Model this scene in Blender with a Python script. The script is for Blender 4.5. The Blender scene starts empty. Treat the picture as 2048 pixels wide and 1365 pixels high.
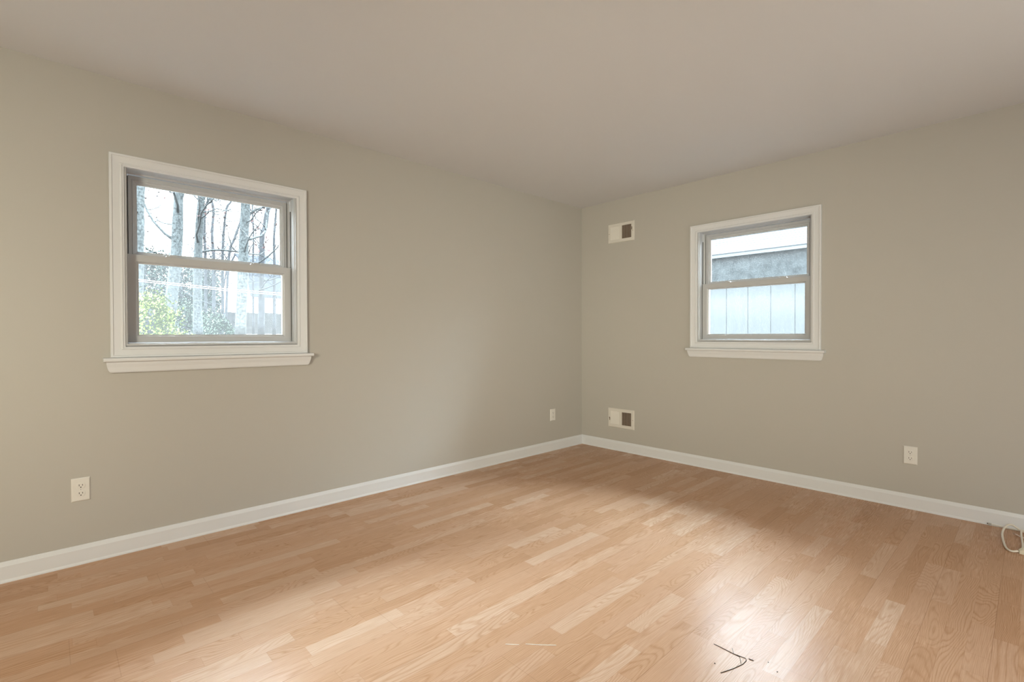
import bpy, bmesh, math, random
from mathutils import Vector, Matrix

S = bpy.context.scene
COL = S.collection

# ------------------------------------------------------------------ camera
CAM = Vector((3.2267, -4.0435, 1.1240))
YAW, PITCH, ROLL, FPX = 0.814227, -0.0110, -0.00212, 985.12
_f = Vector((-math.sin(YAW) * math.cos(PITCH), math.cos(YAW) * math.cos(PITCH), math.sin(PITCH)))
_r = _f.cross(Vector((0, 0, 1))).normalized()
_u = _r.cross(_f)
RIGHT = math.cos(ROLL) * _r + math.sin(ROLL) * _u
UP = -math.sin(ROLL) * _r + math.cos(ROLL) * _u
cd = bpy.data.cameras.new('camera')
cd.sensor_width = 36.0
cd.lens = FPX * 36.0 / 2048.0
cd.clip_start = 0.02
cd.clip_end = 400
cam = bpy.data.objects.new('camera', cd)
COL.objects.link(cam)
M = Matrix((RIGHT, UP, -_f)).transposed().to_4x4()
M.translation = CAM
cam.matrix_world = M
S.camera = cam

# ------------------------------------------------------------------ view, world, lamps
S.view_settings.view_transform = 'Standard'
S.view_settings.look = 'None'
S.view_settings.gamma = 1.0
S.view_settings.use_curve_mapping = False
S.view_settings.exposure = 0.20

w = bpy.data.worlds.new('overcast_sky')
S.world = w
w.use_nodes = True
nt = w.node_tree
nt.nodes.clear()
o_ = nt.nodes.new('ShaderNodeOutputWorld')
bg = nt.nodes.new('ShaderNodeBackground')
tc = nt.nodes.new('ShaderNodeTexCoord')
sx = nt.nodes.new('ShaderNodeSeparateXYZ')
mr = nt.nodes.new('ShaderNodeMapRange')
mr.inputs['From Min'].default_value = 0.14
mr.inputs['From Max'].default_value = 0.50
mr.inputs['To Min'].default_value = 3.0
mr.inputs['To Max'].default_value = 44.0
nt.links.new(tc.outputs['Generated'], sx.inputs[0])
nt.links.new(sx.outputs['Z'], mr.inputs['Value'])
m2 = nt.nodes.new('ShaderNodeMapRange')         # an overcast sky is brightest overhead
m2.inputs['From Min'].default_value = 0.50
m2.inputs['From Max'].default_value = 0.92
m2.inputs['To Min'].default_value = 0.0
m2.inputs['To Max'].default_value = 76.0
ad = nt.nodes.new('ShaderNodeMath')
nt.links.new(sx.outputs['Z'], m2.inputs['Value'])
nt.links.new(mr.outputs[0], ad.inputs[0])
nt.links.new(m2.outputs[0], ad.inputs[1])
nt.links.new(ad.outputs[0], bg.inputs['Strength'])
cr = nt.nodes.new('ShaderNodeValToRGB')         # white low down, cooler overhead
cr.color_ramp.elements[0].position = 0.15
cr.color_ramp.elements[0].color = (0.90, 0.955, 1.0, 1)
cr.color_ramp.elements[1].position = 0.75
cr.color_ramp.elements[1].color = (0.70, 0.875, 1.0, 1)
nt.links.new(sx.outputs['Z'], cr.inputs['Fac'])
nt.links.new(cr.outputs['Color'], bg.inputs['Color'])
nt.links.new(bg.outputs[0], o_.inputs[0])


def lamp(name, loc, target, size, energy, color, size_y=None, spread=None):
    d = bpy.data.lights.new(name, 'AREA')
    d.shape = 'RECTANGLE'
    d.size = size
    d.size_y = size_y or size
    d.energy = energy
    d.color = color
    if spread:
        d.spread = math.radians(spread)
    o = bpy.data.objects.new(name, d)
    COL.objects.link(o)
    o.location = loc
    o.rotation_euler = (Vector(target) - Vector(loc)).to_track_quat('-Z', 'Y').to_euler()
    return o


# added fill lights, unseen beside and behind the camera; left_rear_lamp follows the sill shadow
lamp('corner_fill', (3.9, -5.2, 1.0), (0.6, -0.6, 1.2), 0.9, 11.5, (1.0, 0.965, 0.78), spread=60)
lamp('side_fill', (4.42, -1.6, 1.0), (0, -1.6, 1.0), 1.0, 20, (1.0, 0.985, 0.88), size_y=2.0)
lamp('rear_fill', (3.7, -5.5, 1.6), (3.3, 0, 0.9), 0.8, 15, (1.0, 0.955, 0.77), spread=110)
lamp('left_rear_lamp', (2.3, -5.6, 1.45), (0.0, -3.9, 0.8), 0.6, 27, (1.0, 0.95, 0.76), spread=120)


# ------------------------------------------------------------------ helpers


class MB:
    """collects shapes and links them as one mesh object"""

    def __init__(self):
        self.v = []
        self.f = []
        self.mi = []
        self.sm = []

    def add(self, vs, fs, mi=0, smooth=False):
        o = len(self.v)
        self.v += [tuple(p) for p in vs]
        self.f += [tuple(i + o for i in f) for f in fs]
        self.mi += [mi] * len(fs)
        self.sm += [smooth] * len(fs)

    def box(self, x0, x1, y0, y1, z0, z1, mi=0):
        vs = [(x, y, z) for x in (x0, x1) for y in (y0, y1) for z in (z0, z1)]
        fs = [(0, 1, 3, 2), (4, 6, 7, 5), (0, 4, 5, 1), (2, 3, 7, 6), (0, 2, 6, 4), (1, 5, 7, 3)]
        self.add(vs, fs, mi)

    def bevel_plate(self, x0, x1, z0, z1, y0, y1, b, mi=0):
        """a plate whose back lies at y0 and whose front (y1) has a bevelled rim"""
        ym = y0 + (y1 - y0) * 0.35
        rings = [(x0, x1, z0, z1, y0), (x0, x1, z0, z1, ym), (x0 + b, x1 - b, z0 + b, z1 - b, y1)]
        vs = []
        for a, c, d, e, y in rings:
            vs += [(a, y, d), (c, y, d), (c, y, e), (a, y, e)]
        fs = [(0, 1, 2, 3), (8, 11, 10, 9)]
        for k in (0, 4):
            for i in range(4):
                j = (i + 1) % 4
                fs.append((k + i, k + 4 + i, k + 4 + j, k + j))
        self.add(vs, fs, mi)

    def mitre(self, x0, x1, z0, z1, prof, fac=(1, 1, 1, 1), mi=0):
        """closed profile [(inset, y)] run round a rectangle with mitred corners; fac = left, right, bottom, top"""
        n = len(prof)
        vs = []
        for i, y in prof:
            l, r, b, t = i * fac[0], i * fac[1], i * fac[2], i * fac[3]
            vs += [(x0 + l, y, z0 + b), (x1 - r, y, z0 + b), (x1 - r, y, z1 - t), (x0 + l, y, z1 - t)]
        fs = []
        for k in range(n):
            m = (k + 1) % n
            for i in range(4):
                j = (i + 1) % 4
                fs.append((k * 4 + i, k * 4 + j, m * 4 + j, m * 4 + i))
        self.add(vs, fs, mi)

    def sweep(self, rings, closed_ends=True, mi=0, smooth=False):
        """rings of equal point count joined in order"""
        n = len(rings[0])
        vs = [p for r in rings for p in r]
        fs = []
        for k in range(len(rings) - 1):
            for i in range(n):
                j = (i + 1) % n
                fs.append((k * n + i, k * n + j, (k + 1) * n + j, (k + 1) * n + i))
        if closed_ends:
            fs.append(tuple(range(n - 1, -1, -1)))
            fs.append(tuple(range((len(rings) - 1) * n, len(rings) * n)))
        self.add(vs, fs, mi, smooth)

    def tube(self, pts, rad, n=6, mi=0):
        pts = [Vector(p) for p in pts]
        if not isinstance(rad, (list, tuple)):
            rad = [rad] * len(pts)
        rings = []
        prev = None
        for i, p in enumerate(pts):
            a = pts[max(0, i - 1)]
            b = pts[min(len(pts) - 1, i + 1)]
            t = (b - a)
            t = t.normalized() if t.length > 1e-9 else Vector((0, 0, 1))
            if prev is None:
                s = t.orthogonal().normalized()
            else:
                s = prev - t * prev.dot(t)
                s = s.normalized() if s.length > 1e-6 else t.orthogonal().normalized()
            prev = s
            q = t.cross(s)
            rings.append([p + rad[i] * (math.cos(2 * math.pi * k / n) * s + math.sin(2 * math.pi * k / n) * q)
                          for k in range(n)])
        self.sweep(rings, True, mi, True)

    def cyl(self, c, r, axis, h, n=20, mi=0):
        c = Vector(c)
        a = Vector(axis).normalized()
        s = a.orthogonal().normalized()
        q = a.cross(s)
        rings = [[c + a * d + r * (math.cos(2 * math.pi * k / n) * s + math.sin(2 * math.pi * k / n) * q)
                  for k in range(n)] for d in (0, h)]
        self.sweep(rings, True, mi)

    def build(self, name, mat, parent=None, shade=True):
        me = bpy.data.meshes.new(name)
        me.from_pydata(self.v, [], self.f)
        for m in (mat if isinstance(mat, (list, tuple)) else [mat]):
            me.materials.append(m)
        for p, i, s in zip(me.polygons, self.mi, self.sm):
            p.material_index = i
            p.use_smooth = s
        bm = bmesh.new()
        bm.from_mesh(me)
        bmesh.ops.recalc_face_normals(bm, faces=bm.faces[:])
        bm.to_mesh(me)
        bm.free()
        me.update()
        o = bpy.data.objects.new(name, me)
        COL.objects.link(o)
        if parent is not None:
            o.parent = parent
        return o


def empty(name, loc=(0, 0, 0), rz=0.0):
    o = bpy.data.objects.new(name, None)
    o.empty_display_size = 0.1
    COL.objects.link(o)
    o.location = loc
    o.rotation_euler = (0, 0, rz)
    return o


def tag(o, label=None, cat=None, group=None, kind=None):
    if label:
        o['label'] = label
    if cat:
        o['category'] = cat
    if group:
        o['group'] = group
    if kind:
        o['kind'] = kind
    return o


def spline(pts, n=8):
    """Catmull-Rom points"""
    P = [Vector(p) for p in pts]
    P = [2 * P[0] - P[1]] + P + [2 * P[-1] - P[-2]]
    out = []
    for i in range(1, len(P) - 2):
        for k in range(n):
            t = k / n
            a, b, c, d = P[i - 1], P[i], P[i + 1], P[i + 2]
            out.append(0.5 * ((2 * b) + (c - a) * t + (2 * a - 5 * b + 4 * c - d) * t * t
                              + (3 * b - a - 3 * c + d) * t ** 3))
    out.append(P[-2])
    return out


# ------------------------------------------------------------------ materials


def mat(name, col, rough=0.5, spec=0.5, noise=0.0, nscale=8.0, bump=0.0, bscale=200.0, metal=0.0):
    m = bpy.data.materials.new(name)
    m.use_nodes = True
    t = m.node_tree
    b = t.nodes['Principled BSDF']
    b.inputs['Base Color'].default_value = (*col, 1)
    b.inputs['Roughness'].default_value = rough
    b.inputs['Specular IOR Level'].default_value = spec
    b.inputs['Metallic'].default_value = metal
    if noise or bump:
        c = t.nodes.new('ShaderNodeTexCoord')
        if noise:
            n = t.nodes.new('ShaderNodeTexNoise')
            n.inputs['Scale'].default_value = nscale
            n.inputs['Detail'].default_value = 5
            r = t.nodes.new('ShaderNodeValToRGB')
            r.color_ramp.elements[0].position = 0.3
            r.color_ramp.elements[1].position = 0.7
            r.color_ramp.elements[0].color = (*[x * (1 - noise) for x in col], 1)
            r.color_ramp.elements[1].color = (*[min(1, x * (1 + noise)) for x in col], 1)
            t.links.new(c.outputs['Object'], n.inputs['Vector'])
            t.links.new(n.outputs['Fac'], r.inputs['Fac'])
            t.links.new(r.outputs['Color'], b.inputs['Base Color'])
        if bump:
            n2 = t.nodes.new('ShaderNodeTexNoise')
            n2.inputs['Scale'].default_value = bscale
            n2.inputs['Detail'].default_value = 3
            bp = t.nodes.new('ShaderNodeBump')
            bp.inputs['Strength'].default_value = bump
            bp.inputs['Distance'].default_value = 0.002
            t.links.new(c.outputs['Object'], n2.inputs['Vector'])
            t.links.new(n2.outputs['Fac'], bp.inputs['Height'])
            t.links.new(bp.outputs['Normal'], b.inputs['Normal'])
    return m


WALL = mat('greige_wall_paint', (0.458, 0.438, 0.402), 0.55, 0.3, bump=0.06, bscale=260)
CEIL = mat('white_ceiling_paint', (0.685, 0.69, 0.715), 0.7, 0.2, bump=0.05, bscale=220)
TRIM = mat('white_trim_paint', (0.68, 0.69, 0.71), 0.32, 0.5)
VINYL = mat('white_vinyl', (0.475, 0.48, 0.49), 0.35, 0.5)
PLATE = mat('white_plastic', (0.71, 0.69, 0.655), 0.35, 0.5)
VENT = mat('painted_steel', (0.66, 0.63, 0.58), 0.4, 0.5)
VENT_IN = mat('duct_brown', (0.12, 0.075, 0.045), 0.8, 0.2)
DARK = mat('dark_slot', (0.02, 0.017, 0.015), 0.6, 0.3)
GAP_DARK = mat('dark_gap', (0.05, 0.048, 0.045), 0.8, 0.2)  # near-black standing in for the shade of window gaps
CORD = mat('white_cord_vinyl', (0.74, 0.70, 0.62), 0.45, 0.4)
PLUGM = mat('cream_plug_vinyl', (0.74, 0.70, 0.56), 0.45, 0.4)
METAL = mat('screw_metal', (0.45, 0.43, 0.4), 0.4, 0.5, metal=0.8)
TWIG = mat('dry_pine_needle', (0.035, 0.028, 0.022), 0.7, 0.2)
THREAD = mat('white_thread', (0.85, 0.82, 0.78), 0.7, 0.2)


def N(t, kind, **kw):
    n = t.nodes.new(kind)
    for k, v in kw.items():
        setattr(n, k, v)
    return n


def glass_mat(name, veil, spikes=0.0, seed=0.0):
    """clear pane with a faint veil that paints haze over the view; spikes adds the streaky white deposit dried on the glass"""
    m = bpy.data.materials.new(name)
    m.use_nodes = True
    t = m.node_tree
    t.nodes.clear()
    L = t.links.new
    out = N(t, 'ShaderNodeOutputMaterial')
    tr = N(t, 'ShaderNodeBsdfTransparent')
    tr.inputs[0].default_value = (0.97, 0.99, 0.99, 1)
    gl = N(t, 'ShaderNodeBsdfGlossy')
    gl.inputs['Roughness'].default_value = 0.02
    tl = N(t, 'ShaderNodeBsdfTranslucent')
    tl.inputs[0].default_value = (0.97, 0.94, 0.92, 1)
    fr = N(t, 'ShaderNodeFresnel')
    fr.inputs['IOR'].default_value = 1.3
    m1 = N(t, 'ShaderNodeMixShader')
    m2 = N(t, 'ShaderNodeMixShader')
    L(fr.outputs[0], m1.inputs[0])
    L(tr.outputs[0], m1.inputs[1])
    L(gl.outputs[0], m1.inputs[2])
    c = N(t, 'ShaderNodeTexCoord')
    n1 = N(t, 'ShaderNodeTexNoise')
    n1.inputs['Scale'].default_value = 9
    n1.inputs['Detail'].default_value = 6
    L(c.outputs['Object'], n1.inputs['Vector'])
    a = N(t, 'ShaderNodeMapRange')
    a.inputs['From Min'].default_value = 0.3
    a.inputs['From Max'].default_value = 0.7
    a.inputs['To Min'].default_value = veil * 0.7
    a.inputs['To Max'].default_value = veil * 1.3
    L(n1.outputs['Fac'], a.inputs['Value'])
    fac = a.outputs[0]
    if spikes:
        sp = N(t, 'ShaderNodeSeparateXYZ')
        L(c.outputs['Object'], sp.inputs[0])
        mp = N(t, 'ShaderNodeMapping')
        mp.inputs['Location'].default_value = (seed, 0, 0)
        mp.inputs['Scale'].default_value = (55, 1, 5)
        L(c.outputs['Object'], mp.inputs[0])
        n2 = N(t, 'ShaderNodeTexNoise')
        n2.inputs['Scale'].default_value = 1
        n2.inputs['Detail'].default_value = 4
        L(mp.outputs[0], n2.inputs['Vector'])
        n3 = N(t, 'ShaderNodeTexNoise')
        n3.inputs['Scale'].default_value = 5
        L(c.outputs['Object'], n3.inputs['Vector'])
        # band height: the pane's z runs -0.5..0.5 of its height in object space
        z1 = N(t, 'ShaderNodeMath', operation='MULTIPLY_ADD')
        L(n2.outputs['Fac'], z1.inputs[0])
        z1.inputs[1].default_value = 0.13
        L(sp.outputs['Z'], z1.inputs[2])
        z2 = N(t, 'ShaderNodeMath', operation='MULTIPLY_ADD')
        L(n3.outputs['Fac'], z2.inputs[0])
        z2.inputs[1].default_value = 0.10
        L(z1.outputs[0], z2.inputs[2])
        up = N(t, 'ShaderNodeMapRange', interpolation_type='SMOOTHSTEP')
        up.inputs['From Min'].default_value = 0.245
        up.inputs['From Max'].default_value = 0.215
        L(z2.outputs[0], up.inputs['Value'])
        dn = N(t, 'ShaderNodeMapRange', interpolation_type='SMOOTHSTEP')
        dn.inputs['From Min'].default_value = 0.02
        dn.inputs['From Max'].default_value = 0.17
        L(z2.outputs[0], dn.inputs['Value'])
        mu = N(t, 'ShaderNodeMath', operation='MULTIPLY')
        L(up.outputs[0], mu.inputs[0])
        L(dn.outputs[0], mu.inputs[1])
        ad = N(t, 'ShaderNodeMath', operation='MULTIPLY_ADD')
        L(mu.outputs[0], ad.inputs[0])
        ad.inputs[1].default_value = spikes
        L(a.outputs[0], ad.inputs[2])
        # fine speckle of dried drops
        n4 = N(t, 'ShaderNodeTexNoise')
        n4.inputs['Scale'].default_value = 130
        n4.inputs['Detail'].default_value = 2
        L(c.outputs['Object'], n4.inputs['Vector'])
        s4 = N(t, 'ShaderNodeMapRange')
        s4.inputs['From Min'].default_value = 0.52
        s4.inputs['From Max'].default_value = 0.72
        s4.inputs['To Max'].default_value = 0.012
        L(n4.outputs['Fac'], s4.inputs['Value'])
        ad2 = N(t, 'ShaderNodeMath', operation='ADD', use_clamp=True)
        L(ad.outputs[0], ad2.inputs[0])
        L(s4.outputs[0], ad2.inputs[1])
        fac = ad2.outputs[0]
    L(fac, m2.inputs[0])
    L(m1.outputs[0], m2.inputs[1])
    L(tl.outputs[0], m2.inputs[2])
    L(m2.outputs[0], out.inputs[0])
    return m


GLASS = glass_mat('window_glass', 0.004)
GLASS_LOW = glass_mat('window_glass_hazy', 0.004)  # its veil lays a pale haze over the outdoor view
GLASS_ST = glass_mat('window_glass_streaked', 0.002, 0.006, 3.0)


def screen_mat():
    m = bpy.data.materials.new('insect_screen_mesh')
    m.use_nodes = True
    t = m.node_tree
    t.nodes.clear()
    out = N(t, 'ShaderNodeOutputMaterial')
    tr = N(t, 'ShaderNodeBsdfTransparent')
    tl = N(t, 'ShaderNodeBsdfTranslucent')
    tl.inputs[0].default_value = (0.97, 0.93, 0.90, 1)
    mx = N(t, 'ShaderNodeMixShader')
    mx.inputs[0].default_value = 0.0085
    t.links.new(tr.outputs[0], mx.inputs[1])
    t.links.new(tl.outputs[0], mx.inputs[2])
    t.links.new(mx.outputs[0], out.inputs[0])
    return m


SCREEN = screen_mat()


def floor_mat():
    m = bpy.data.materials.new('oak_strip_laminate')
    m.use_nodes = True
    t = m.node_tree
    L = t.links.new
    b = t.nodes['Principled BSDF']

    def math_(op, a, c=None, d=None):
        n = N(t, 'ShaderNodeMath', operation=op)
        for i, x in enumerate((a, c, d)):
            if x is None:
                continue
            if isinstance(x, (int, float)):
                n.inputs[i].default_value = x
            else:
                L(x, n.inputs[i])
        return n.outputs[0]

    def vec(x, y, z):
        n = N(t, 'ShaderNodeCombineXYZ')
        for i, q in enumerate((x, y, z)):
            if isinstance(q, (int, float)):
                n.inputs[i].default_value = q
            else:
                L(q, n.inputs[i])
        return n.outputs[0]

    def white(v):
        n = N(t, 'ShaderNodeTexWhiteNoise', noise_dimensions='3D')
        L(v, n.inputs['Vector'])
        s = N(t, 'ShaderNodeSeparateColor')
        L(n.outputs['Color'], s.inputs[0])
        return s.outputs[0], s.outputs[1], s.outputs[2]

    def noise(v, detail=2.0, rough=0.5, scale=1.0):
        n = N(t, 'ShaderNodeTexNoise')
        n.inputs['Scale'].default_value = scale
        n.inputs['Detail'].default_value = detail
        n.inputs['Roughness'].default_value = rough
        L(v, n.inputs['Vector'])
        return n.outputs['Fac']

    def ramp(fac, stops):
        n = N(t, 'ShaderNodeValToRGB')
        e = n.color_ramp.elements
        while len(e) < len(stops):
            e.new(0.5)
        for i, (p, c) in enumerate(stops):
            e[i].position = p
            e[i].color = (*c, 1) if len(c) == 3 else c
        L(fac, n.inputs['Fac'])
        return n.outputs['Color']

    def mixc(kind, fac, a, c):
        n = N(t, 'ShaderNodeMix', data_type='RGBA', blend_type=kind)
        if isinstance(fac, (int, float)):
            n.inputs['Factor'].default_value = fac
        else:
            L(fac, n.inputs['Factor'])
        for i, x in ((6, a), (7, c)):
            if isinstance(x, tuple):
                n.inputs[i].default_value = (*x, 1)
            else:
                L(x, n.inputs[i])
        return n.outputs[2]

    co = N(t, 'ShaderNodeTexCoord')
    sp = N(t, 'ShaderNodeSeparateXYZ')
    L(co.outputs['Object'], sp.inputs[0])
    X, Y = sp.outputs['X'], sp.outputs['Y']
    x0 = math_('SUBTRACT', X, 2.542)
    srow = math_('DIVIDE', x0, 0.0655)
    row = math_('FLOOR', srow)
    fx = math_('FRACT', srow)
    r1, r2, r3 = white(vec(row, 3.3, 1.7))
    ln = math_('MULTIPLY_ADD', r1, 0.30, 0.34)
    ys = math_('ADD', math_('DIVIDE', Y, ln), math_('MULTIPLY', r2, 40.0))
    cell = math_('FLOOR', ys)
    fy = math_('FRACT', ys)
    a1, a2, a3 = white(vec(row, cell, 0.5))
    b1, b2, b3 = white(vec(row, cell, 7.5))
    # base tone of each strip
    base = ramp(a1, [(0.0, (0.485, 0.288, 0.178)), (0.25, (0.520, 0.319, 0.203)), (0.6, (0.540, 0.340, 0.228)),
                     (0.85, (0.560, 0.368, 0.255)), (1.0, (0.595, 0.412, 0.302))])
    # cathedral grain: contour lines of a stretched noise
    off = math_('MULTIPLY', a2, 53.0)
    gx = math_('ADD', math_('MULTIPLY', X, 9.0), off)
    gy = math_('ADD', math_('MULTIPLY', Y, math_('MULTIPLY_ADD', a3, 1.6, 0.7)), math_('MULTIPLY', b1, 31.0))
    n1 = noise(vec(gx, gy, off), 1.5, 0.4)
    lin = math_('MULTIPLY', fx, math_('MULTIPLY_ADD', b2, 0.8, 0.0))
    g = math_('MULTIPLY_ADD', n1, math_('MULTIPLY_ADD', b3, 24.0, 20.0), math_('MULTIPLY', lin, 18.0))
    wob = noise(vec(math_('MULTIPLY', X, 60.0), math_('MULTIPLY', Y, 6.0), off), 2, 0.5)
    g = math_('MULTIPLY_ADD', wob, 0.5, g)
    fr = math_('FRACT', g)
    line = ramp(fr, [(0.0, (0.35,) * 3), (0.18, (1.0,) * 3), (0.62, (0.95,) * 3), (0.93, (0.0,) * 3), (1.0, (0.35,) * 3)])
    amt = math_('MULTIPLY_ADD', b1, 0.30, 0.10)
    dark = mixc('MULTIPLY', 1.0, base, (0.73, 0.62, 0.50))
    inv = math_('SUBTRACT', 1.0, line)
    colr = mixc('MIX', math_('MULTIPLY', inv, math_('ADD', amt, 0.25)), base, dark)
    # fine pores along the strip
    por = noise(vec(math_('MULTIPLY', X, 420.0), math_('MULTIPLY', Y, 9.0), 2.0), 3, 0.6)
    pr = ramp(por, [(0.32, (0.84, 0.80, 0.75)), (0.55, (1.0, 1.0, 1.0)), (0.8, (1.05, 1.05, 1.05))])
    colr = mixc('MULTIPLY', 0.8, colr, pr)
    big = noise(vec(math_('MULTIPLY', X, 2.2), math_('MULTIPLY', Y, 1.3), 5.0), 2, 0.5)
    # joints between strips and panels
    ex = math_('MULTIPLY', math_('MINIMUM', fx, math_('SUBTRACT', 1.0, fx)), 0.0655)
    ey = math_('MULTIPLY', math_('MINIMUM', fy, math_('SUBTRACT', 1.0, fy)), ln)
    strip_j = math_('LESS_THAN', math_('MINIMUM', ex, ey), 0.0006)
    pan = math_('DIVIDE', x0, 0.1965)
    prow = math_('FLOOR', pan)
    pfx = math_('FRACT', pan)
    poff = math_('MULTIPLY', math_('MULTIPLY', prow, math_('ADD', prow, 1.0)), 0.31)
    py = math_('FRACT', math_('DIVIDE', math_('ADD', math_('ADD', Y, 2.245), poff), 1.21))
    pex = math_('MULTIPLY', math_('MINIMUM', pfx, math_('SUBTRACT', 1.0, pfx)), 0.1965)
    pey = math_('MULTIPLY', math_('MINIMUM', py, math_('SUBTRACT', 1.0, py)), 1.21)
    pan_j = math_('LESS_THAN', math_('MINIMUM', pex, pey), 0.0010)
    colr = mixc('MULTIPLY', math_('MULTIPLY', strip_j, 0.28), colr, (0.55, 0.4, 0.3))
    colr = mixc('MULTIPLY', math_('MULTIPLY', pan_j, 0.22), colr, (0.35, 0.25, 0.2))
    L(colr, b.inputs['Base Color'])
    rg = math_('MULTIPLY_ADD', por, 0.10, math_('MULTIPLY_ADD', big, 0.08, 0.17))
    L(rg, b.inputs['Roughness'])
    b.inputs['Specular IOR Level'].default_value = 0.06
    bp = N(t, 'ShaderNodeBump')
    bp.inputs['Strength'].default_value = 0.12
    bp.inputs['Distance'].default_value = 0.001
    h = math_('SUBTRACT', math_('MULTIPLY_ADD', por, 0.6, math_('MULTIPLY', line, 0.2)), math_('MULTIPLY', pan_j, 2.0))
    L(h, bp.inputs['Height'])
    L(bp.outputs['Normal'], b.inputs['Normal'])
    return m


FLOOR = floor_mat()

# ------------------------------------------------------------------ room shell
RX, RY, H = 4.45, -5.75, 2.44
T = 0.14
HX, HZ0, HZ1 = 0.44, 1.066, 2.012         # half width and heights of the window openings
W1Y, W2X = -3.3165, 1.6865                # window centres

m = MB()
m.box(-T, RX + T, RY - T, T, -0.12, 0)
tag(m.build('floor', FLOOR), kind='structure')
m = MB()
m.box(-T, RX + T, RY - T, T, H, H + 0.15)
tag(m.build('ceiling', CEIL), kind='structure')


def wall_with_hole(name, a0, a1, c, along):
    """a wall T thick on x=0 (along y) or y=0 (along x) with one window opening centred at c"""
    m = MB()
    us = [a0, c - HX, c + HX, a1]
    zs = [0, HZ0, HZ1, H]
    outs = (0.0, T)

    def P(u, z, d):
        return (u, d, z) if along == 'x' else (-d, u, z)
    idx = {}
    vs, fs = [], []
    for d in (0, 1):
        for i in range(4):
            for j in range(4):
                idx[i, j, d] = len(vs)
                vs.append(P(us[i], zs[j], outs[d]))
    for d in (0, 1):
        for i in range(3):
            for j in range(3):
                if i == 1 and j == 1:
                    continue
                fs.append((idx[i, j, d], idx[i + 1, j, d], idx[i + 1, j + 1, d], idx[i, j + 1, d]))
    for (i0, j0, i1, j1) in ((1, 1, 2, 1), (2, 1, 2, 2), (2, 2, 1, 2), (1, 2, 1, 1)):
        fs.append((idx[i0, j0, 0], idx[i1, j1, 0], idx[i1, j1, 1], idx[i0, j0, 1]))
    ring = [(0, 0), (1, 0), (2, 0), (3, 0), (3, 1), (3, 2), (3, 3), (2, 3), (1, 3), (0, 3), (0, 2), (0, 1)]
    for k in range(12):
        p, q = ring[k], ring[(k + 1) % 12]
        fs.append((idx[p[0], p[1], 0], idx[q[0], q[1], 0], idx[q[0], q[1], 1], idx[p[0], p[1], 1]))
    m.add(vs, fs)
    return tag(m.build(name, WALL), kind='structure')


wall_with_hole('wall_left', RY, 0.0, W1Y, 'y')
wall_with_hole('wall_back', -T, RX, W2X, 'x')
m = MB()
m.box(RX, RX + T, RY - T, T, 0, H)
tag(m.build('wall_right', WALL), kind='structure')
m = MB()
m.box(-T, RX, RY - T, RY, 0, H)
tag(m.build('wall_front', WALL), kind='structure')

# baseboards: bevelled cap, flat face, small shoe at the floor
BB = [(0, 0.0), (0.016, 0.0), (0.016, 0.005), (0.012, 0.014), (0.0115, 0.074), (0.0105, 0.076), (0.004, 0.0925),
      (0.002, 0.094), (0, 0.094)]
m = MB()
m.sweep([[(d, RY, z) for d, z in BB], [(d, -d, z) for d, z in BB]])
tag(m.build('baseboard_left', TRIM), kind='structure')
m = MB()
m.sweep([[(d, -d, z) for d, z in BB], [(RX, -d, z) for d, z in BB]])
tag(m.build('baseboard_back', TRIM), kind='structure')

# ------------------------------------------------------------------ windows


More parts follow.
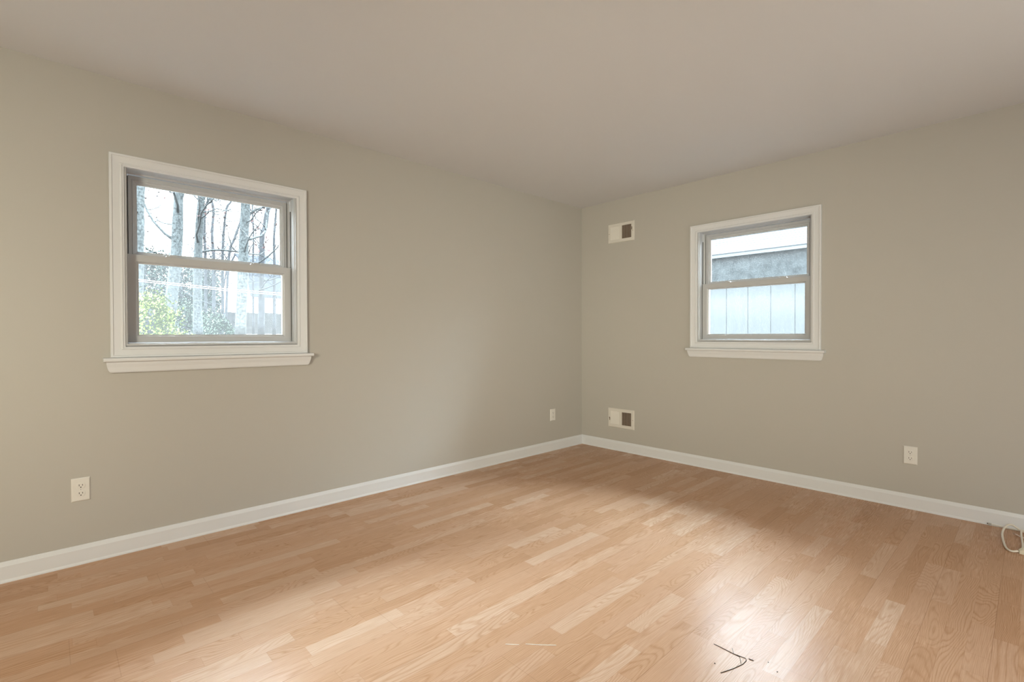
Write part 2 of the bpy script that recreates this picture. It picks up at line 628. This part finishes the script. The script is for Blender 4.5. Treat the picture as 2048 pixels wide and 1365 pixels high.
def window(name, loc, rz, glass_up, glass_low, label):
    """local frame: x to the right seen from inside, y outwards, z up from the floor"""
    W = tag(empty(name, loc, rz), label, 'window', kind='structure')
    m = MB()
    m.mitre(-.4925, .4925, 1.016, 2.058,
            [(0, 0), (0, -.018), (.002, -.020), (.010, -.020), (.013, -.016), (.017, -.0155), (.043, -.0125), (.046, -.0155),
             (.051, -.0155), (.053, -.012), (.060, -.011), (.060, 0)], (1, 1, .9, 1))
    m.build('casing', TRIM, W)
    m = MB()
    m.mitre(-.437, .437, 1.070, 2.008,
            [(0, 0.002), (.006, -.007), (.0125, -.007), (.0135, .004), (.018, .006), (.018, .050), (.015, .052), (.015, .088),
             (.020, .090), (.0265, .092), (.0265, .135), (0, .135)], (1, 1, 1.1, .62))
    m.build('jamb_frame', VINYL, W)
    # lower sash, in the inner track
    m = MB()
    m.mitre(-.4165, .4165, 1.0905, 1.561,
            [(0, .085), (0, .056), (.02, .055), (.76, .055), (.80, .056), (.84, .062), (1, .066), (1, .085)],
            (.0495, .0495, .0435, .048))
    low = m.build('lower_sash', VINYL, W)
    m = MB()
    m.box(-.372, .372, -.0025, .0025, -.195, .195)
    p = m.build('pane', glass_low, low)
    p.location = (0, .075, 1.323)
    for s in (-1, 1):
        m = MB()
        x = .214 * s
        m.bevel_plate(x - .032, x + .032, 0, .026, 0, .008, .004)
        for i, v in enumerate(m.v):        # lay the plate flat on the meeting rail
            m.v[i] = (v[0], .057 + v[2], 1.561 + v[1])
        m.box(x - .014, x + .014, .062, .072, 1.568, 1.574)
        m.build('tilt_latch', VINYL, low)
    # upper sash, in the outer track
    m = MB()
    m.mitre(-.406, .406, 1.545, 1.986,
            [(0, .125), (0, .097), (.03, .096), (.42, .096), (.46, .092), (.54, .092), (.58, .098), (.80, .100), (.84, .106),
             (1, .108), (1, .125)], (.039, .039, .037, .044))
    up = m.build('upper_sash', VINYL, W)
    m = MB()
    m.box(-.372, .372, -.0025, .0025, -.188, .188)
    p = m.build('pane', glass_up, up)
    p.location = (0, .115, 1.763)
    # dark strips painting the shade in the gaps beside the sashes
    m = MB()
    for s in (-1, 1):
        a, c = sorted((s * .4155, s * .4235))
        m.box(a, c, .068, .074, 1.098, 1.561)
        a, c = sorted((s * .405, s * .4115))
        m.box(a, c, .106, .112, 1.56, 1.985)
    tag(m.build('gap_shade', GAP_DARK, W), 'dark strip standing for the shade in the gap beside the sashes')
    # sash balances in the side tracks
    for s in (-1, 1):
        a, c = sorted((s * .4215, s * .4165))
        m = MB()
        m.box(a, c, .058, .080, 1.925, 1.990)
        m.build('balance_cover', TRIM, W)
        m = MB()
        a, c = sorted((s * .4225, s * .4205))
        m.box(a, c, .066, .074, 1.563, 1.925)
        tag(m.build('balance_slot', GAP_DARK, W), 'dark slot in the side track')
    # half insect screen outside the lower sash
    m = MB()
    m.mitre(-.408, .408, 1.092, 1.575, [(0, .127), (0, .134), (.022, .134), (.022, .127)])
    fr = m.build('screen_frame', VINYL, W)
    m = MB()
    m.box(-.388, .388, .1300, .1306, 1.112, 1.555)
    m.build('screen_mesh', SCREEN, fr)
    # stool and apron
    m = MB()
    prof = [(0, .994), (-.040, .994), (-.045, .997), (-.047, 1.003), (-.046, 1.010), (-.042, 1.014), (0, 1.016)]
    m.sweep([[(s, y, z) for y, z in prof] for s in (-.5225, .5225)])
    m.build('stool', TRIM, W)
    prof = [(0, .994, .511), (-.031, .994, .511), (-.029, .982, .511), (-.024, .966, .508), (-.021, .950, .503), (-.020, .944, .498),
            (-.016, .938, .494), (0, .938, .494)]
    m = MB()
    m.sweep([[(s * h, y, z) for y, z, h in prof] for s in (-1, 1)])
    m.build('apron', TRIM, W)
    return W


window('window_1', (0, W1Y, 0), math.pi / 2, GLASS, GLASS_LOW,
       'white double-hung window in the left wall looking out on bare trees')
window('window_2', (W2X, 0, 0), 0, GLASS_ST, GLASS_ST,
       'white double-hung window in the back wall with streaked glass and a shed close outside')

# ------------------------------------------------------------------ outlets and air vents


def outlet(loc, rz, label):
    t = tag(empty('wall_outlet', loc, rz), label, 'outlet', 'duplex outlets on the walls')
    m = MB()
    m.bevel_plate(-.0358, .0358, -.0572, .0572, 0, -.0065, .004)
    m.build('cover_plate', PLATE, t)
    for s in (1, -1):
        cz = .0195 * s
        m = MB()
        ring = []
        for k in range(24):
            a = 2 * math.pi * k / 24
            x, z = .0172 * math.cos(a), .0172 * math.sin(a)
            z = max(-.0138, min(.0138, z))
            ring.append((x, z))
        m.sweep([[(x, -.0063, cz + z) for x, z in ring], [(x, -.0078, cz + z) for x, z in ring],
                 [(x * .93, -.0084, cz + z * .93) for x, z in ring]])
        r = m.build('receptacle', PLATE, t)
        m = MB()
        for x, h in ((-.0064, .0046), (.0064, .0038)):
            m.box(x - .0011, x + .0011, -.0087, -.0082, cz + .0028 - h, cz + .0028 + h)
        m.cyl((0, -.0082, cz - .0075), .0026, (0, -1, 0), .0006, 12)
        tag(m.build('slots', DARK, r), 'dark slots and round ground hole')
    m = MB()
    m.cyl((0, -.0063, 0), .0032, (0, -1, 0), .0014, 14)
    m.box(-.0005, .0005, -.0079, -.0076, -.0026, .0026, 1)
    m.build('screw', [PLATE, DARK], t)
    return t


outlet((0, -3.929, .369), math.pi / 2, 'cream outlet low on the left wall, below and left of the window')
outlet((0, -.453, .348), math.pi / 2, 'outlet on the left wall near the room corner')
outlet((2.685, 0, .346), 0, 'white outlet low on the back wall, right of the window')


def vent(loc, lever, label):
    t = tag(empty('air_vent', loc), label, 'vent', 'air vents on the back wall')
    m = MB()
    # face plate with two openings
    xs = [-.1485, -.119, -.018, .010, .117, .1485]
    zs = [-.0935, -.0635, .0635, .0935]
    vs, fs = [], []
    id2 = {}
    for d, (y, sh) in enumerate(((-.007, .004), (-.002, 0.0))):
        for i, x in enumerate(xs):
            for j, z in enumerate(zs):
                xx = x + (sh if i == 0 else -sh if i == 5 else 0)
                zz = z + (sh if j == 0 else -sh if j == 3 else 0)
                id2[i, j, d] = len(vs)
                vs.append((xx, y, zz))
    for i in range(5):
        for j in range(3):
            if j == 1 and i in (1, 3):
                continue
            fs.append((id2[i, j, 0], id2[i + 1, j, 0], id2[i + 1, j + 1, 0], id2[i, j + 1, 0]))
    for i in range(5):
        for j in (0, 3):
            fs.append((id2[i, j, 0], id2[i + 1, j, 0], id2[i + 1, j, 1], id2[i, j, 1]))
    for j in range(3):
        for i in (0, 5):
            fs.append((id2[i, j, 0], id2[i, j + 1, 0], id2[i, j + 1, 1], id2[i, j, 1]))
    for i in (1, 3):
        for (a, c) in (((i, 1), (i + 1, 1)), ((i + 1, 1), (i + 1, 2)), ((i + 1, 2), (i, 2)), ((i, 2), (i, 1))):
            fs.append((id2[a[0], a[1], 0], id2[c[0], c[1], 0], id2[c[0], c[1], 1], id2[a[0], a[1], 1]))
    m.add(vs, fs)
    m.box(-.1485, .1485, -.002, -.0005, -.0935, .0935)
    m.build('face_plate', VENT, t)
    m = MB()
    m.box(-.118, -.019, -.00215, -.0018, -.063, .063)
    m.box(.011, .116, -.00215, -.0018, -.063, .063)
    tag(m.build('duct_opening', VENT_IN, t), 'dark brown duct behind the fins')
    for x0, x1, dirx, depth in ((-.119, -.018, -1, .0042), (.010, .117, 1, .0046)):
        m = MB()
        n = 11
        for k in range(n):
            x = x0 + (x1 - x0) * (k + .5) / n
            dx = dirx * depth * (.75 if dirx > 0 else .5)
            th = .0006
            ya, yb = -.0022, -.0022 - depth
            if dirx < 0:
                a, c = x + .0036, x - .0036
                ring = [(a - th, ya), (a + th, ya), (c + th, yb), (c - th, yb)]
            else:
                ring = [(x - dx * .5 - th, ya), (x - dx * .5 + th, ya), (x + dx * .5 + th, yb), (x + dx * .5 - th, yb)]
            m.sweep([[(p, q, z) for p, q in ring] for z in (-.0632, .0632)])
        m.build('fins', VENT, t)
    for s in (-1, 1):
        m = MB()
        m.cyl((.134 * s, -.0068, -.002), .0032, (0, -1, 0), .0012, 12)
        m.build('screw', VENT_IN, t)
    m = MB()
    lx, lz = lever
    m.box(lx - .0018, lx + .0018, -.0115, -.0068, lz - .014, lz + .014)
    m.build('damper_lever', VENT_IN, t)
    return t


vent((.4835, 0, 2.1205), (.124, .022), 'beige two-bank air vent high on the back wall near the ceiling')
vent((.4835, 0, .3165), (-.126, -.012), 'beige two-bank air vent low on the back wall above the baseboard')

# ------------------------------------------------------------------ cord by the right end of the back baseboard
t = tag(empty('extension_cord', (3.178, -.42, 0)), 'white power cord in a loose loop on the floor by the back baseboard', 'cord')
O = Vector((3.178, -.42, 0))
m = MB()
pts = [(3.178, -.424, .010), (3.160, -.434, .006), (3.143, -.424, .006), (3.130, -.373, .006), (3.119, -.27, .007), (3.1125, -.17, .010),
       (3.118, -.09, .020), (3.133, -.055, .034), (3.150, -.048, .036), (3.168, -.05, .026), (3.186, -.05, .014), (3.21, -.05, .008),
       (3.30, -.06, .006), (3.50, -.09, .006), (3.75, -.08, .006)]
m.tube([Vector(p) - O for p in spline(pts, 8)], .0050, 10)
m.build('cable', CORD, t)
m = MB()
pts = [(3.193, -.40, .012), (3.194, -.31, .007), (3.190, -.2, .006), (3.186, -.11, .010), (3.190, -.06, .020), (3.23, -.055, .014), (3.40, -.07, .006), (3.72, -.06, .006)]
m.tube([Vector(p) - O for p in spline(pts, 8)], .0046, 10)
m.build('cable', CORD, t)
m = MB()
m.sweep([[(x, y, z) for x, z in ((-h, 0), (h, 0), (h, zt), (-h, zt))] for y, h, zt in
         ((-.040, .014, .014), (-.02, .020, .022), (.01, .022, .026), (.035, .018, .024), (.05, .009, .016))])
plug = m.build('plug', PLUGM, t)
plug.location = (.051, .012, 0.0005)
plug.rotation_euler = (0, 0, 1.9)
m = MB()
for x in (-.006, .006):
    m.box(x - .0008, x + .0008, -.056, -.040, .004, .010)
m.build('prongs', METAL, plug)

O = Vector((3.164, -.111, 0))
t = tag(empty('thin_cable', O), 'thin pinkish white cable end lying on the floor inside the cord loop', 'cable')
m = MB()
m.tube([Vector(p) - O for p in spline([(3.164, -.111, .006), (3.20, -.155, .005), (3.30, -.20, .005), (3.45, -.18, .005), (3.7, -.12, .005)], 8)], .0034, 8)
m.build('sheath', mat('pinkish_cable', (0.72, 0.58, 0.50), .5), t)
m = MB()
m.tube([Vector((-.011, .013, .0062)), Vector((0, 0, .006))], .0012, 6)
m.build('bare_tip', METAL, t)

O = Vector((3.045, -.021, 0))
t = tag(empty('antenna_cable', O), 'thin white cable with a dark connector running along the foot of the back baseboard', 'cable')
m = MB()
m.tube([Vector(p) - O for p in spline([(3.062, -.021, .010), (3.10, -.0215, .008), (3.16, -.022, .0065), (3.30, -.024, .005), (3.7, -.026, .005)], 6)], .0032, 8)
m.build('sheath', CORD, t)
m = MB()
m.cyl((.004, 0, .0105), .0052, (1, 0, -.05), .014, 12)
m.build('connector', METAL, t)
m = MB()
m.cyl((-.001, 0, .0107), .0030, (1, 0, -.05), .006, 10)
m.build('connector_hole', DARK, t)

# ------------------------------------------------------------------ small litter on the floor


def litter(name, pts, r, material, label, cat, group=None):
    O = Vector((pts[0][0], pts[0][1], 0))
    m = MB()
    m.tube([Vector((p[0], p[1], (p[2] if len(p) > 2 else 0) + r)) - O for p in pts], r, 6)
    o = m.build(name, material)
    o.location = O
    return tag(o, label, cat, group)


litter('pine_needle', [(2.436, -2.291), (2.475, -2.293), (2.510, -2.296), (2.532, -2.292), (2.547, -2.290), (2.554, -2.301), (2.553, -2.328), (2.540, -2.375), (2.520, -2.426)],
       .0011, TWIG, 'long dark pine needle folded into a hook in the floor glare', 'needle')
litter('pine_needle', [(2.492, -2.268), (2.509, -2.296), (2.530, -2.297), (2.547, -2.329)], .0008, TWIG,
       'thin short needle crossing the long hooked needle on the floor', 'needle')
litter('pine_needle', [(2.556, -2.284), (2.562, -2.285), (2.571, -2.283)], .0014, TWIG,
       'short thick dark needle scrap right of the hooked needle', 'needle')
litter('white_thread', [(1.915, -2.841), (1.932, -2.825), (1.951, -2.807)], .0011, THREAD, 'shorter white thread on the floor, left of the other', 'thread', 'white threads on the floor')
litter('white_thread', [(1.965, -2.787), (2.005, -2.752), (2.046, -2.712)], .0011, THREAD, 'longer white thread on the floor, right of the other', 'thread', 'white threads on the floor')
for i, (x, y, lab) in enumerate(((2.647, -2.284, 'dark crumb on the floor right of the pine needles, nearer the camera'), (2.609, -2.255, 'small dark crumb just right of the pine needles'),
                                 (2.485, -2.393, 'dark crumb on the floor left of the needle hook'))):
    m = MB()
    rnd = random.Random(i)
    rings = []
    for z, r in ((0, .0016), (.0012, .0022), (.0024, .0012)):
        rings.append([(r * rnd.uniform(.7, 1.2) * math.cos(a * math.pi / 4), r * rnd.uniform(.7, 1.2) * math.sin(a * math.pi / 4), z) for a in range(8)])
    m.sweep(rings)
    o = m.build('crumb', TWIG)
    o.location = (x, y, 0)
    tag(o, lab, 'crumb', 'dark crumbs on the floor')

# ------------------------------------------------------------------ outdoors
GROUND = mat('leaf_litter', (0.0095, 0.0078, 0.0064), .95, .1, .5, 3.0)
BARK = mat('lichen_bark', (0.0211, 0.0223, 0.0217), .95, .1, .75, 16.0)
BARK2 = mat('grey_bark', (0.0149, 0.0149, 0.0161), .95, .1, .4, 6.0)
LEAF_RED = mat('dead_oak_leaf', (0.0310, 0.0136, 0.0124), .9, .1)
NEEDLE = mat('evergreen_needles', (0.0087, 0.0130, 0.0099), .9, .1, .5, 1.5)
BUSH = mat('yellow_green_leaves', (0.046, 0.058, 0.009), .9, .1, .4, 3.0)
BUSH2 = mat('grey_green_leaves', (0.0174, 0.0236, 0.0155), .9, .1, .5, 3.0)
SIDING = mat('white_siding', (0.78, 0.80, 0.82), .6, .3)
ROOFM = mat('dark_shingles', (0.0068, 0.0074, 0.0099), .9, .1, .4, 4.0)
FENCE = mat('weathered_fence', (0.0136, 0.0127, 0.0124), .9, .1, .4, 5.0)
WIRE = mat('white_wire', (0.75, 0.76, 0.78), .4, .4)


def gz(x):
    return 0.90 + 0.012 * max(0.0, -x)


def at(px, py, d):
    """the point at level distance d from the camera along the line of sight of a pixel of the photograph"""
    v = _f + (px - 1024) / FPX * RIGHT - (py - 682.5) / FPX * UP
    k = d / math.hypot(v.x, v.y)
    return CAM + v * k


def onground(px, d):
    p = at(px, 672, d)
    return Vector((p.x, p.y, gz(p.x)))


m = MB()
rnd = random.Random(5)
xs = [-90, -60, -45, -30, -20, -12, -6, -3, -.16]
ys = [-30, -15, -8, -4, 0.16, 5, 12, 25, 45]
for i in range(len(xs) - 1):
    for j in range(len(ys) - 1):
        q = [(xs[i], ys[j]), (xs[i + 1], ys[j]), (xs[i + 1], ys[j + 1]), (xs[i], ys[j + 1])]
        m.add([(x, y, gz(x)) for x, y in q], [(0, 1, 2, 3)])
m.add([(-.16, .16, .90), (20, .16, .90), (20, 45, .90), (-.16, 45, .90)], [(0, 1, 2, 3)])
tag(m.build('ground', GROUND), kind='structure')


def branch(m, p, d, r, ln, depth, rnd, twist=.35, leaf=None, maxd=3):
    pts = [p.copy()]
    rad = [r]
    n = 7
    dd = d.normalized()
    kids = []
    for i in range(n):
        dd = (dd + Vector((rnd.uniform(-1, 1), rnd.uniform(-1, 1), rnd.uniform(-.7, .9))) * twist).normalized()
        p = p + dd * ln / n
        pts.append(p.copy())
        rad.append(max(.003, r * (1 - .8 * (i + 1) / n)))
        if depth < maxd and i >= 1 and rnd.random() < .8:
            kids.append((p.copy(), dd.copy(), rad[-1]))
    m.tube(pts, rad, 5 if depth < 1 else (4 if depth < 2 else 3))
    for q, e, rr in kids:
        side = Vector((rnd.uniform(-1, 1), rnd.uniform(-1, 1), rnd.uniform(-.5, 1.0)))
        branch(m, q, e * .5 + side, rr * .75, ln * rnd.uniform(.35, .6), depth + 1, rnd, twist, leaf, maxd)
    if leaf is not None and depth >= 1 and rnd.random() < .6:
        leaf.append(pts[-1])


def leaves(m, c, spread, n, size, rnd):
    for _ in range(n):
        p = c + Vector((rnd.gauss(0, spread), rnd.gauss(0, spread), rnd.gauss(0, spread)))
        a = Vector((rnd.uniform(-1, 1), rnd.uniform(-1, 1), rnd.uniform(-1, 1))).normalized()
        b = a.orthogonal().normalized()
        s = size * rnd.uniform(.6, 1.3)
        m.add([p - a * s, p + b * s * .55, p + a * s, p - b * s * .55], [(0, 1, 2, 3)])


def bare_tree(d, path, width, label, seed, bark=BARK, nb=9, blen=3.2, red=0, zlo=2.5, top=9.0):
    """path: pixel points down the trunk (top first); the trunk is built at distance d"""
    rnd = random.Random(seed)
    P = [at(px, py, d) for px, py in path][::-1]
    base = onground(path[-1][0], d)
    P[0] = Vector((P[0].x, P[0].y, base.z - .05))
    r0 = width / FPX * d * .5
    e = (P[-1] - P[-2]).normalized()
    tip = P[-1] + e * (top - P[-1].z if P[-1].z < top else 1) * .8
    P = P + [P[-1].lerp(tip, .5) + Vector((rnd.uniform(-.2, .2), rnd.uniform(-.2, .2), 0)), tip]
    pts = spline(P, 5)
    zs = [p.z for p in pts]
    rad = []
    for p in pts:
        k = (p.z - base.z) / (top - base.z)
        rad.append(r0 * (1.18 - .5 * k) * rnd.uniform(.93, 1.07))
    T_ = tag(empty('bare_tree', base), label, 'tree', 'bare trees outside the left window')
    m = MB()
    m.tube([p - base for p in pts], rad, 10)
    m.build('trunk', bark, T_)
    m = MB()
    lf = []
    for k in range(nb):
        z = zlo + (top - zlo) * (k + rnd.random()) / nb
        i = min(range(len(zs)), key=lambda q: abs(zs[q] - z))
        a = rnd.uniform(0, 2 * math.pi)
        dr = Vector((math.cos(a), math.sin(a), rnd.uniform(-.1, 1.5)))
        branch(m, pts[i] - base, dr, min(.05, rad[i] * rnd.uniform(.16, .4)), blen * rnd.uniform(.5, 1.1), 0, rnd, .46, lf)
    m.build('branches', bark, T_)
    if red:
        m = MB()
        rnd.shuffle(lf)
        lf.sort(key=lambda q: abs(q.z + base.z - 4.6) > 1.7)
        for c in lf[:red]:
            leaves(m, c, .16, 9, .06, rnd)
        tag(m.build('dead_leaves', LEAF_RED, T_), 'clinging dull red dead leaves')
    return T_


bare_tree(17, [(280, 372), (278, 440), (276, 520), (272, 660)], 15, 'grey trunk at the left edge of the left window', 1, nb=7, zlo=3.0)
bare_tree(20, [(359, 386), (356, 430), (353, 500), (345, 580), (334, 662)], 16, 'thick lichen-covered trunk leaning slightly, second from the left in the window', 2, nb=8, red=6, zlo=3.5)
bare_tree(22, [(403, 395), (399, 450), (396, 520), (395, 590), (396, 662)], 12.5, 'straight mossy trunk with dead red leaves, middle of the left window', 3, nb=10, red=16, zlo=3.2)
bare_tree(19, [(491, 410), (488, 470), (486, 540), (480, 662)], 16, 'thick trunk standing in front of the white barn', 4, nb=12, zlo=3.0, red=5)
bare_tree(24, [(535, 420), (530, 455), (524, 475), (524, 540), (522, 662)], 9.5, 'slim dark trunk with a bend, right of the thick trunk before the barn', 5, nb=12, zlo=2.2, bark=BARK2)
bare_tree(29, [(410, 420), (409, 470), (411, 530), (412, 660)], 4.5, 'slender dark stem just right of the mossy trunk', 6, nb=10, zlo=2.5, bark=BARK2)
bare_tree(28, [(427, 420), (424, 470), (428, 530), (427, 660)], 5, 'slender forked tree left of centre gap in the left window', 7, nb=14, zlo=2.5, bark=BARK2, red=5)
bare_tree(30, [(453, 418), (447, 470), (445, 530), (446, 660)], 4.5, 'slender tree in the gap left of the thick trunk', 8, nb=14, zlo=2.5, bark=BARK2)
bare_tree(27, [(482, 440), (468, 480), (458, 515), (450, 660)], 4, 'slim leaning stem close left of the thick trunk', 9, nb=12, zlo=2.5, bark=BARK2)
bare_tree(31, [(552, 425), (548, 480), (549, 540), (548, 660)], 5, 'thin tree at the right edge of the left window', 10, nb=14, zlo=3, bark=BARK2)
bare_tree(33, [(505, 425), (507, 470), (506, 540), (507, 660)], 3.5, 'thin far tree behind the thick trunk, on its right', 11, nb=13, zlo=4, bark=BARK2)


def crown_tree(px, d, ztop, zlo, rx, n, material, label, seed, size=.085, name='evergreen_tree', group='evergreens beyond the bare trees'):
    rnd = random.Random(seed)
    b = onground(px, d)
    T_ = tag(empty(name, b), label, 'tree' if 'tree' in name else 'bush', group)
    m = MB()
    m.tube([(0, 0, -.05), (.05, 0, (ztop - b.z) * .5), (0, .05, ztop - b.z - .2)], [.14, .1, .03], 7)
    m.build('trunk', BARK2, T_)
    m = MB()
    n = int(n * 2.2)
    nc = max(8, n // 26)
    for _ in range(nc):
        u = rnd.random()
        z = zlo + (ztop - zlo) * u - b.z
        rr = rx * (1 - .75 * u) * math.sqrt(rnd.random())
        a = rnd.uniform(0, 6.283)
        leaves(m, Vector((rr * math.cos(a), rr * math.sin(a), z)), rx * .16, n // nc, size, rnd)
    m.build('foliage', material, T_)
    return T_


for i, (px, d, zt, zl, rx, n) in enumerate(((290, 34, 5.7, 1.5, 2.0, 1300), (322, 41, 6.4, 1.6, 1.9, 1300), (362, 36, 5.4, 1.5, 1.8, 1100),
                                            (385, 46, 6.4, 1.6, 2.0, 1100), (411, 37.5, 5.7, 1.5, 1.2, 1100), (424, 50, 7.6, 1.6, 1.5, 1100))):
    lab = ('grey-green evergreen at the left edge of the left window', 'grey-green evergreen left of the leaning trunk', 'grey-green evergreen just right of the leaning trunk',
           'far evergreen left of the mossy trunk', 'evergreen right of the mossy trunk', 'far evergreen beside the white barn')[i]
    crown_tree(px, d, zt, zl, rx, n, NEEDLE, lab, 40 + i)
crown_tree(298, 14, 2.0, .95, .75, 800, BUSH, 'yellow-green bush at the lower left of the left window', 60, .04, 'leafy_bush', 'bushes outside the left window')
crown_tree(326, 15.2, 1.75, .95, .7, 500, BUSH, 'yellow-green bush beside the leaning trunk', 61, .04, 'leafy_bush', 'bushes outside the left window')
crown_tree(368, 24, 2.4, 1.1, 1.1, 700, BUSH2, 'grey-green bush between the two mossy trunks', 62, .05, 'leafy_bush', 'bushes outside the left window')
crown_tree(420, 26, 2.1, 1.1, 1.0, 600, BUSH2, 'grey-green bush right of the mossy trunk', 63, .05, 'leafy_bush', 'bushes outside the left window')
crown_tree(443, 23, 1.6, 1.1, .7, 600, BUSH2, 'low grey-green bush in front of the barn fence', 64, .045, 'leafy_bush', 'bushes outside the left window')

# white barn with a gambrel roof
C0 = onground(502, 36)
v = C0 - CAM
dep = Vector((v.x, v.y, 0)).normalized()
lat = Vector((dep.y, -dep.x, 0))
g_ = (lat * -1.7 + dep * 4.0).normalized()
l_ = (lat * 4.0 + dep * 1.7).normalized()
barn = tag(empty('barn', C0), 'white barn with a dark gambrel roof beyond the trees', 'building')
WG, LG = 4.4, 6.5
ez, bz, pz = 2.72, 4.35, 5.3
prof = [(0, -.1), (0, ez), (.75, bz), (WG / 2, pz), (WG - .75, bz), (WG, ez), (WG, -.1)]
m = MB()
m.sweep([[g_ * s + l_ * k + Vector((0, 0, z)) for s, z in prof] for k in (0, LG)])
m.build('walls', SIDING, barn)
roof = [(-.22, ez - .30), (.68, bz + .06), (WG / 2, pz + .12), (WG - .68, bz + .06), (WG + .22, ez - .30), (WG + .12, ez - .30), (WG - .74, bz), (WG / 2, pz + .02), (.74, bz), (-.12, ez - .30)]
m = MB()
m.sweep([[g_ * s + l_ * k + Vector((0, 0, z)) for s, z in roof] for k in (-.06, LG + .15)])
m.build('roof', ROOFM, barn)

# board fence in front of the barn
A0, A1 = onground(424, 34), onground(585, 35)
fence = tag(empty('board_fence', A0), 'weathered grey board fence in front of the white barn', 'fence')
dv = A1 - A0
ln = dv.length
m = MB()
n = int(ln / .15)
rnd = random.Random(9)
side = Vector((-dv.y, dv.x, 0)).normalized() * .012
for k in range(n):
    p = dv * (k / n)
    q = dv * ((k + .97) / n)
    h = 1.32 + rnd.uniform(-.03, .03)
    m.sweep([[p - side, q - side, q + side, p + side], [x + Vector((0, 0, h)) for x in (p - side, q - side, q + side, p + side)]])
m.build('boards', FENCE, fence)
for k in range(4):
    p = dv * (k + .45) / 4 - side * 5
    m = MB()
    m.box(p.x - .06, p.x + .06, p.y - .06, p.y + .06, p.z - .05, p.z + 1.48)
    m.build('post', FENCE, fence)

# two overhead wires
for k, (ya, yb, lab) in enumerate(((557, 592, 'upper white overhead wire crossing the left window view'), (560.5, 596, 'lower white overhead wire crossing the left window view'))):
    a, b = at(180, ya - 8, 13), at(680, yb + 4, 13)
    m = MB()
    m.tube([a - a, (b - a) * .5 + Vector((0, 0, -.04)), b - a], .006, 6)
    o = m.build('overhead_wire', WIRE)
    o.location = a
    tag(o, lab, 'wire', 'overhead wires outside the left window')

# shed close behind the back wall
SHW = bpy.data.materials.new('grooved_plywood')
SHW.use_nodes = True
tt = SHW.node_tree
bb = tt.nodes['Principled BSDF']
bb.inputs['Roughness'].default_value = .9
c_ = N(tt, 'ShaderNodeTexCoord')
mp_ = N(tt, 'ShaderNodeMapping')
mp_.inputs['Scale'].default_value = (14, 14, 1.6)
n_ = N(tt, 'ShaderNodeTexNoise')
n_.inputs['Scale'].default_value = 1.0
n_.inputs['Detail'].default_value = 6
r_ = N(tt, 'ShaderNodeValToRGB')
r_.color_ramp.elements[0].position = .25
r_.color_ramp.elements[1].position = .75
r_.color_ramp.elements[0].color = (.0060, .0063, .0060, 1)
r_.color_ramp.elements[1].color = (.0095, .0098, .0093, 1)
tt.links.new(c_.outputs['Object'], mp_.inputs[0])
tt.links.new(mp_.outputs[0], n_.inputs['Vector'])
tt.links.new(n_.outputs['Fac'], r_.inputs['Fac'])
tt.links.new(r_.outputs[0], bb.inputs['Base Color'])
SHR = mat('grey_shingles', (0.0093, 0.0105, 0.0118), .9, .1, .3, 12)

SY = 2.8
shed = tag(empty('shed', (1.0, SY, .9)), 'grey grooved-plywood shed with a shingle roof close outside the back window', 'building')
m = MB()
x = -3.2
k = 0
edges = [.303 + .287 * i for i in range(-12, 14)]
for i in range(len(edges) - 1):
    m.box(edges[i] - 1.0 + .006, edges[i + 1] - 1.0 - .006, 0, .03, -.05, 1.36)
m.box(edges[0] - 1.0, edges[-1] - 1.0, .012, 2.4, -.05, 1.36)
m.build('walls', SHW, shed)
m = MB()
m.box(edges[0] - 1.0, edges[-1] - 1.0, -.022, -.001, .93, 1.335)
m.build('frieze_board', mat('weathered_frieze', (0.0175, 0.0182, 0.0181), .9, .1, .35, 9), shed)
m = MB()
z0, y0 = 1.34, -.07
n = 18
for i in range(n):
    ya, yb = y0 + i * .13, y0 + (i + 1) * .13 + .03
    za, zb = z0 + i * .13 * .42, z0 + ((i + 1) * .13 + .03) * .42
    m.add([(edges[0] - 1.3, ya, za + .009), (edges[-1] - .7, ya, za + .009), (edges[-1] - .7, yb, zb + .004), (edges[0] - 1.3, yb, zb + .004),
           (edges[0] - 1.3, ya, za), (edges[-1] - .7, ya, za), (edges[-1] - .7, yb, zb - .01), (edges[0] - 1.3, yb, zb - .01)],
          [(0, 1, 2, 3), (4, 7, 6, 5), (0, 4, 5, 1), (1, 5, 6, 2), (2, 6, 7, 3), (3, 7, 4, 0)])
m.build('roof', SHR, shed)
m = MB()
m.box(edges[0] - 1.3, edges[-1] - .7, y0 + .005, y0 + .03, z0 - .045, z0)
m.build('fascia', mat('pale_fascia', (0.0124, 0.0133, 0.0139), .7), shed)
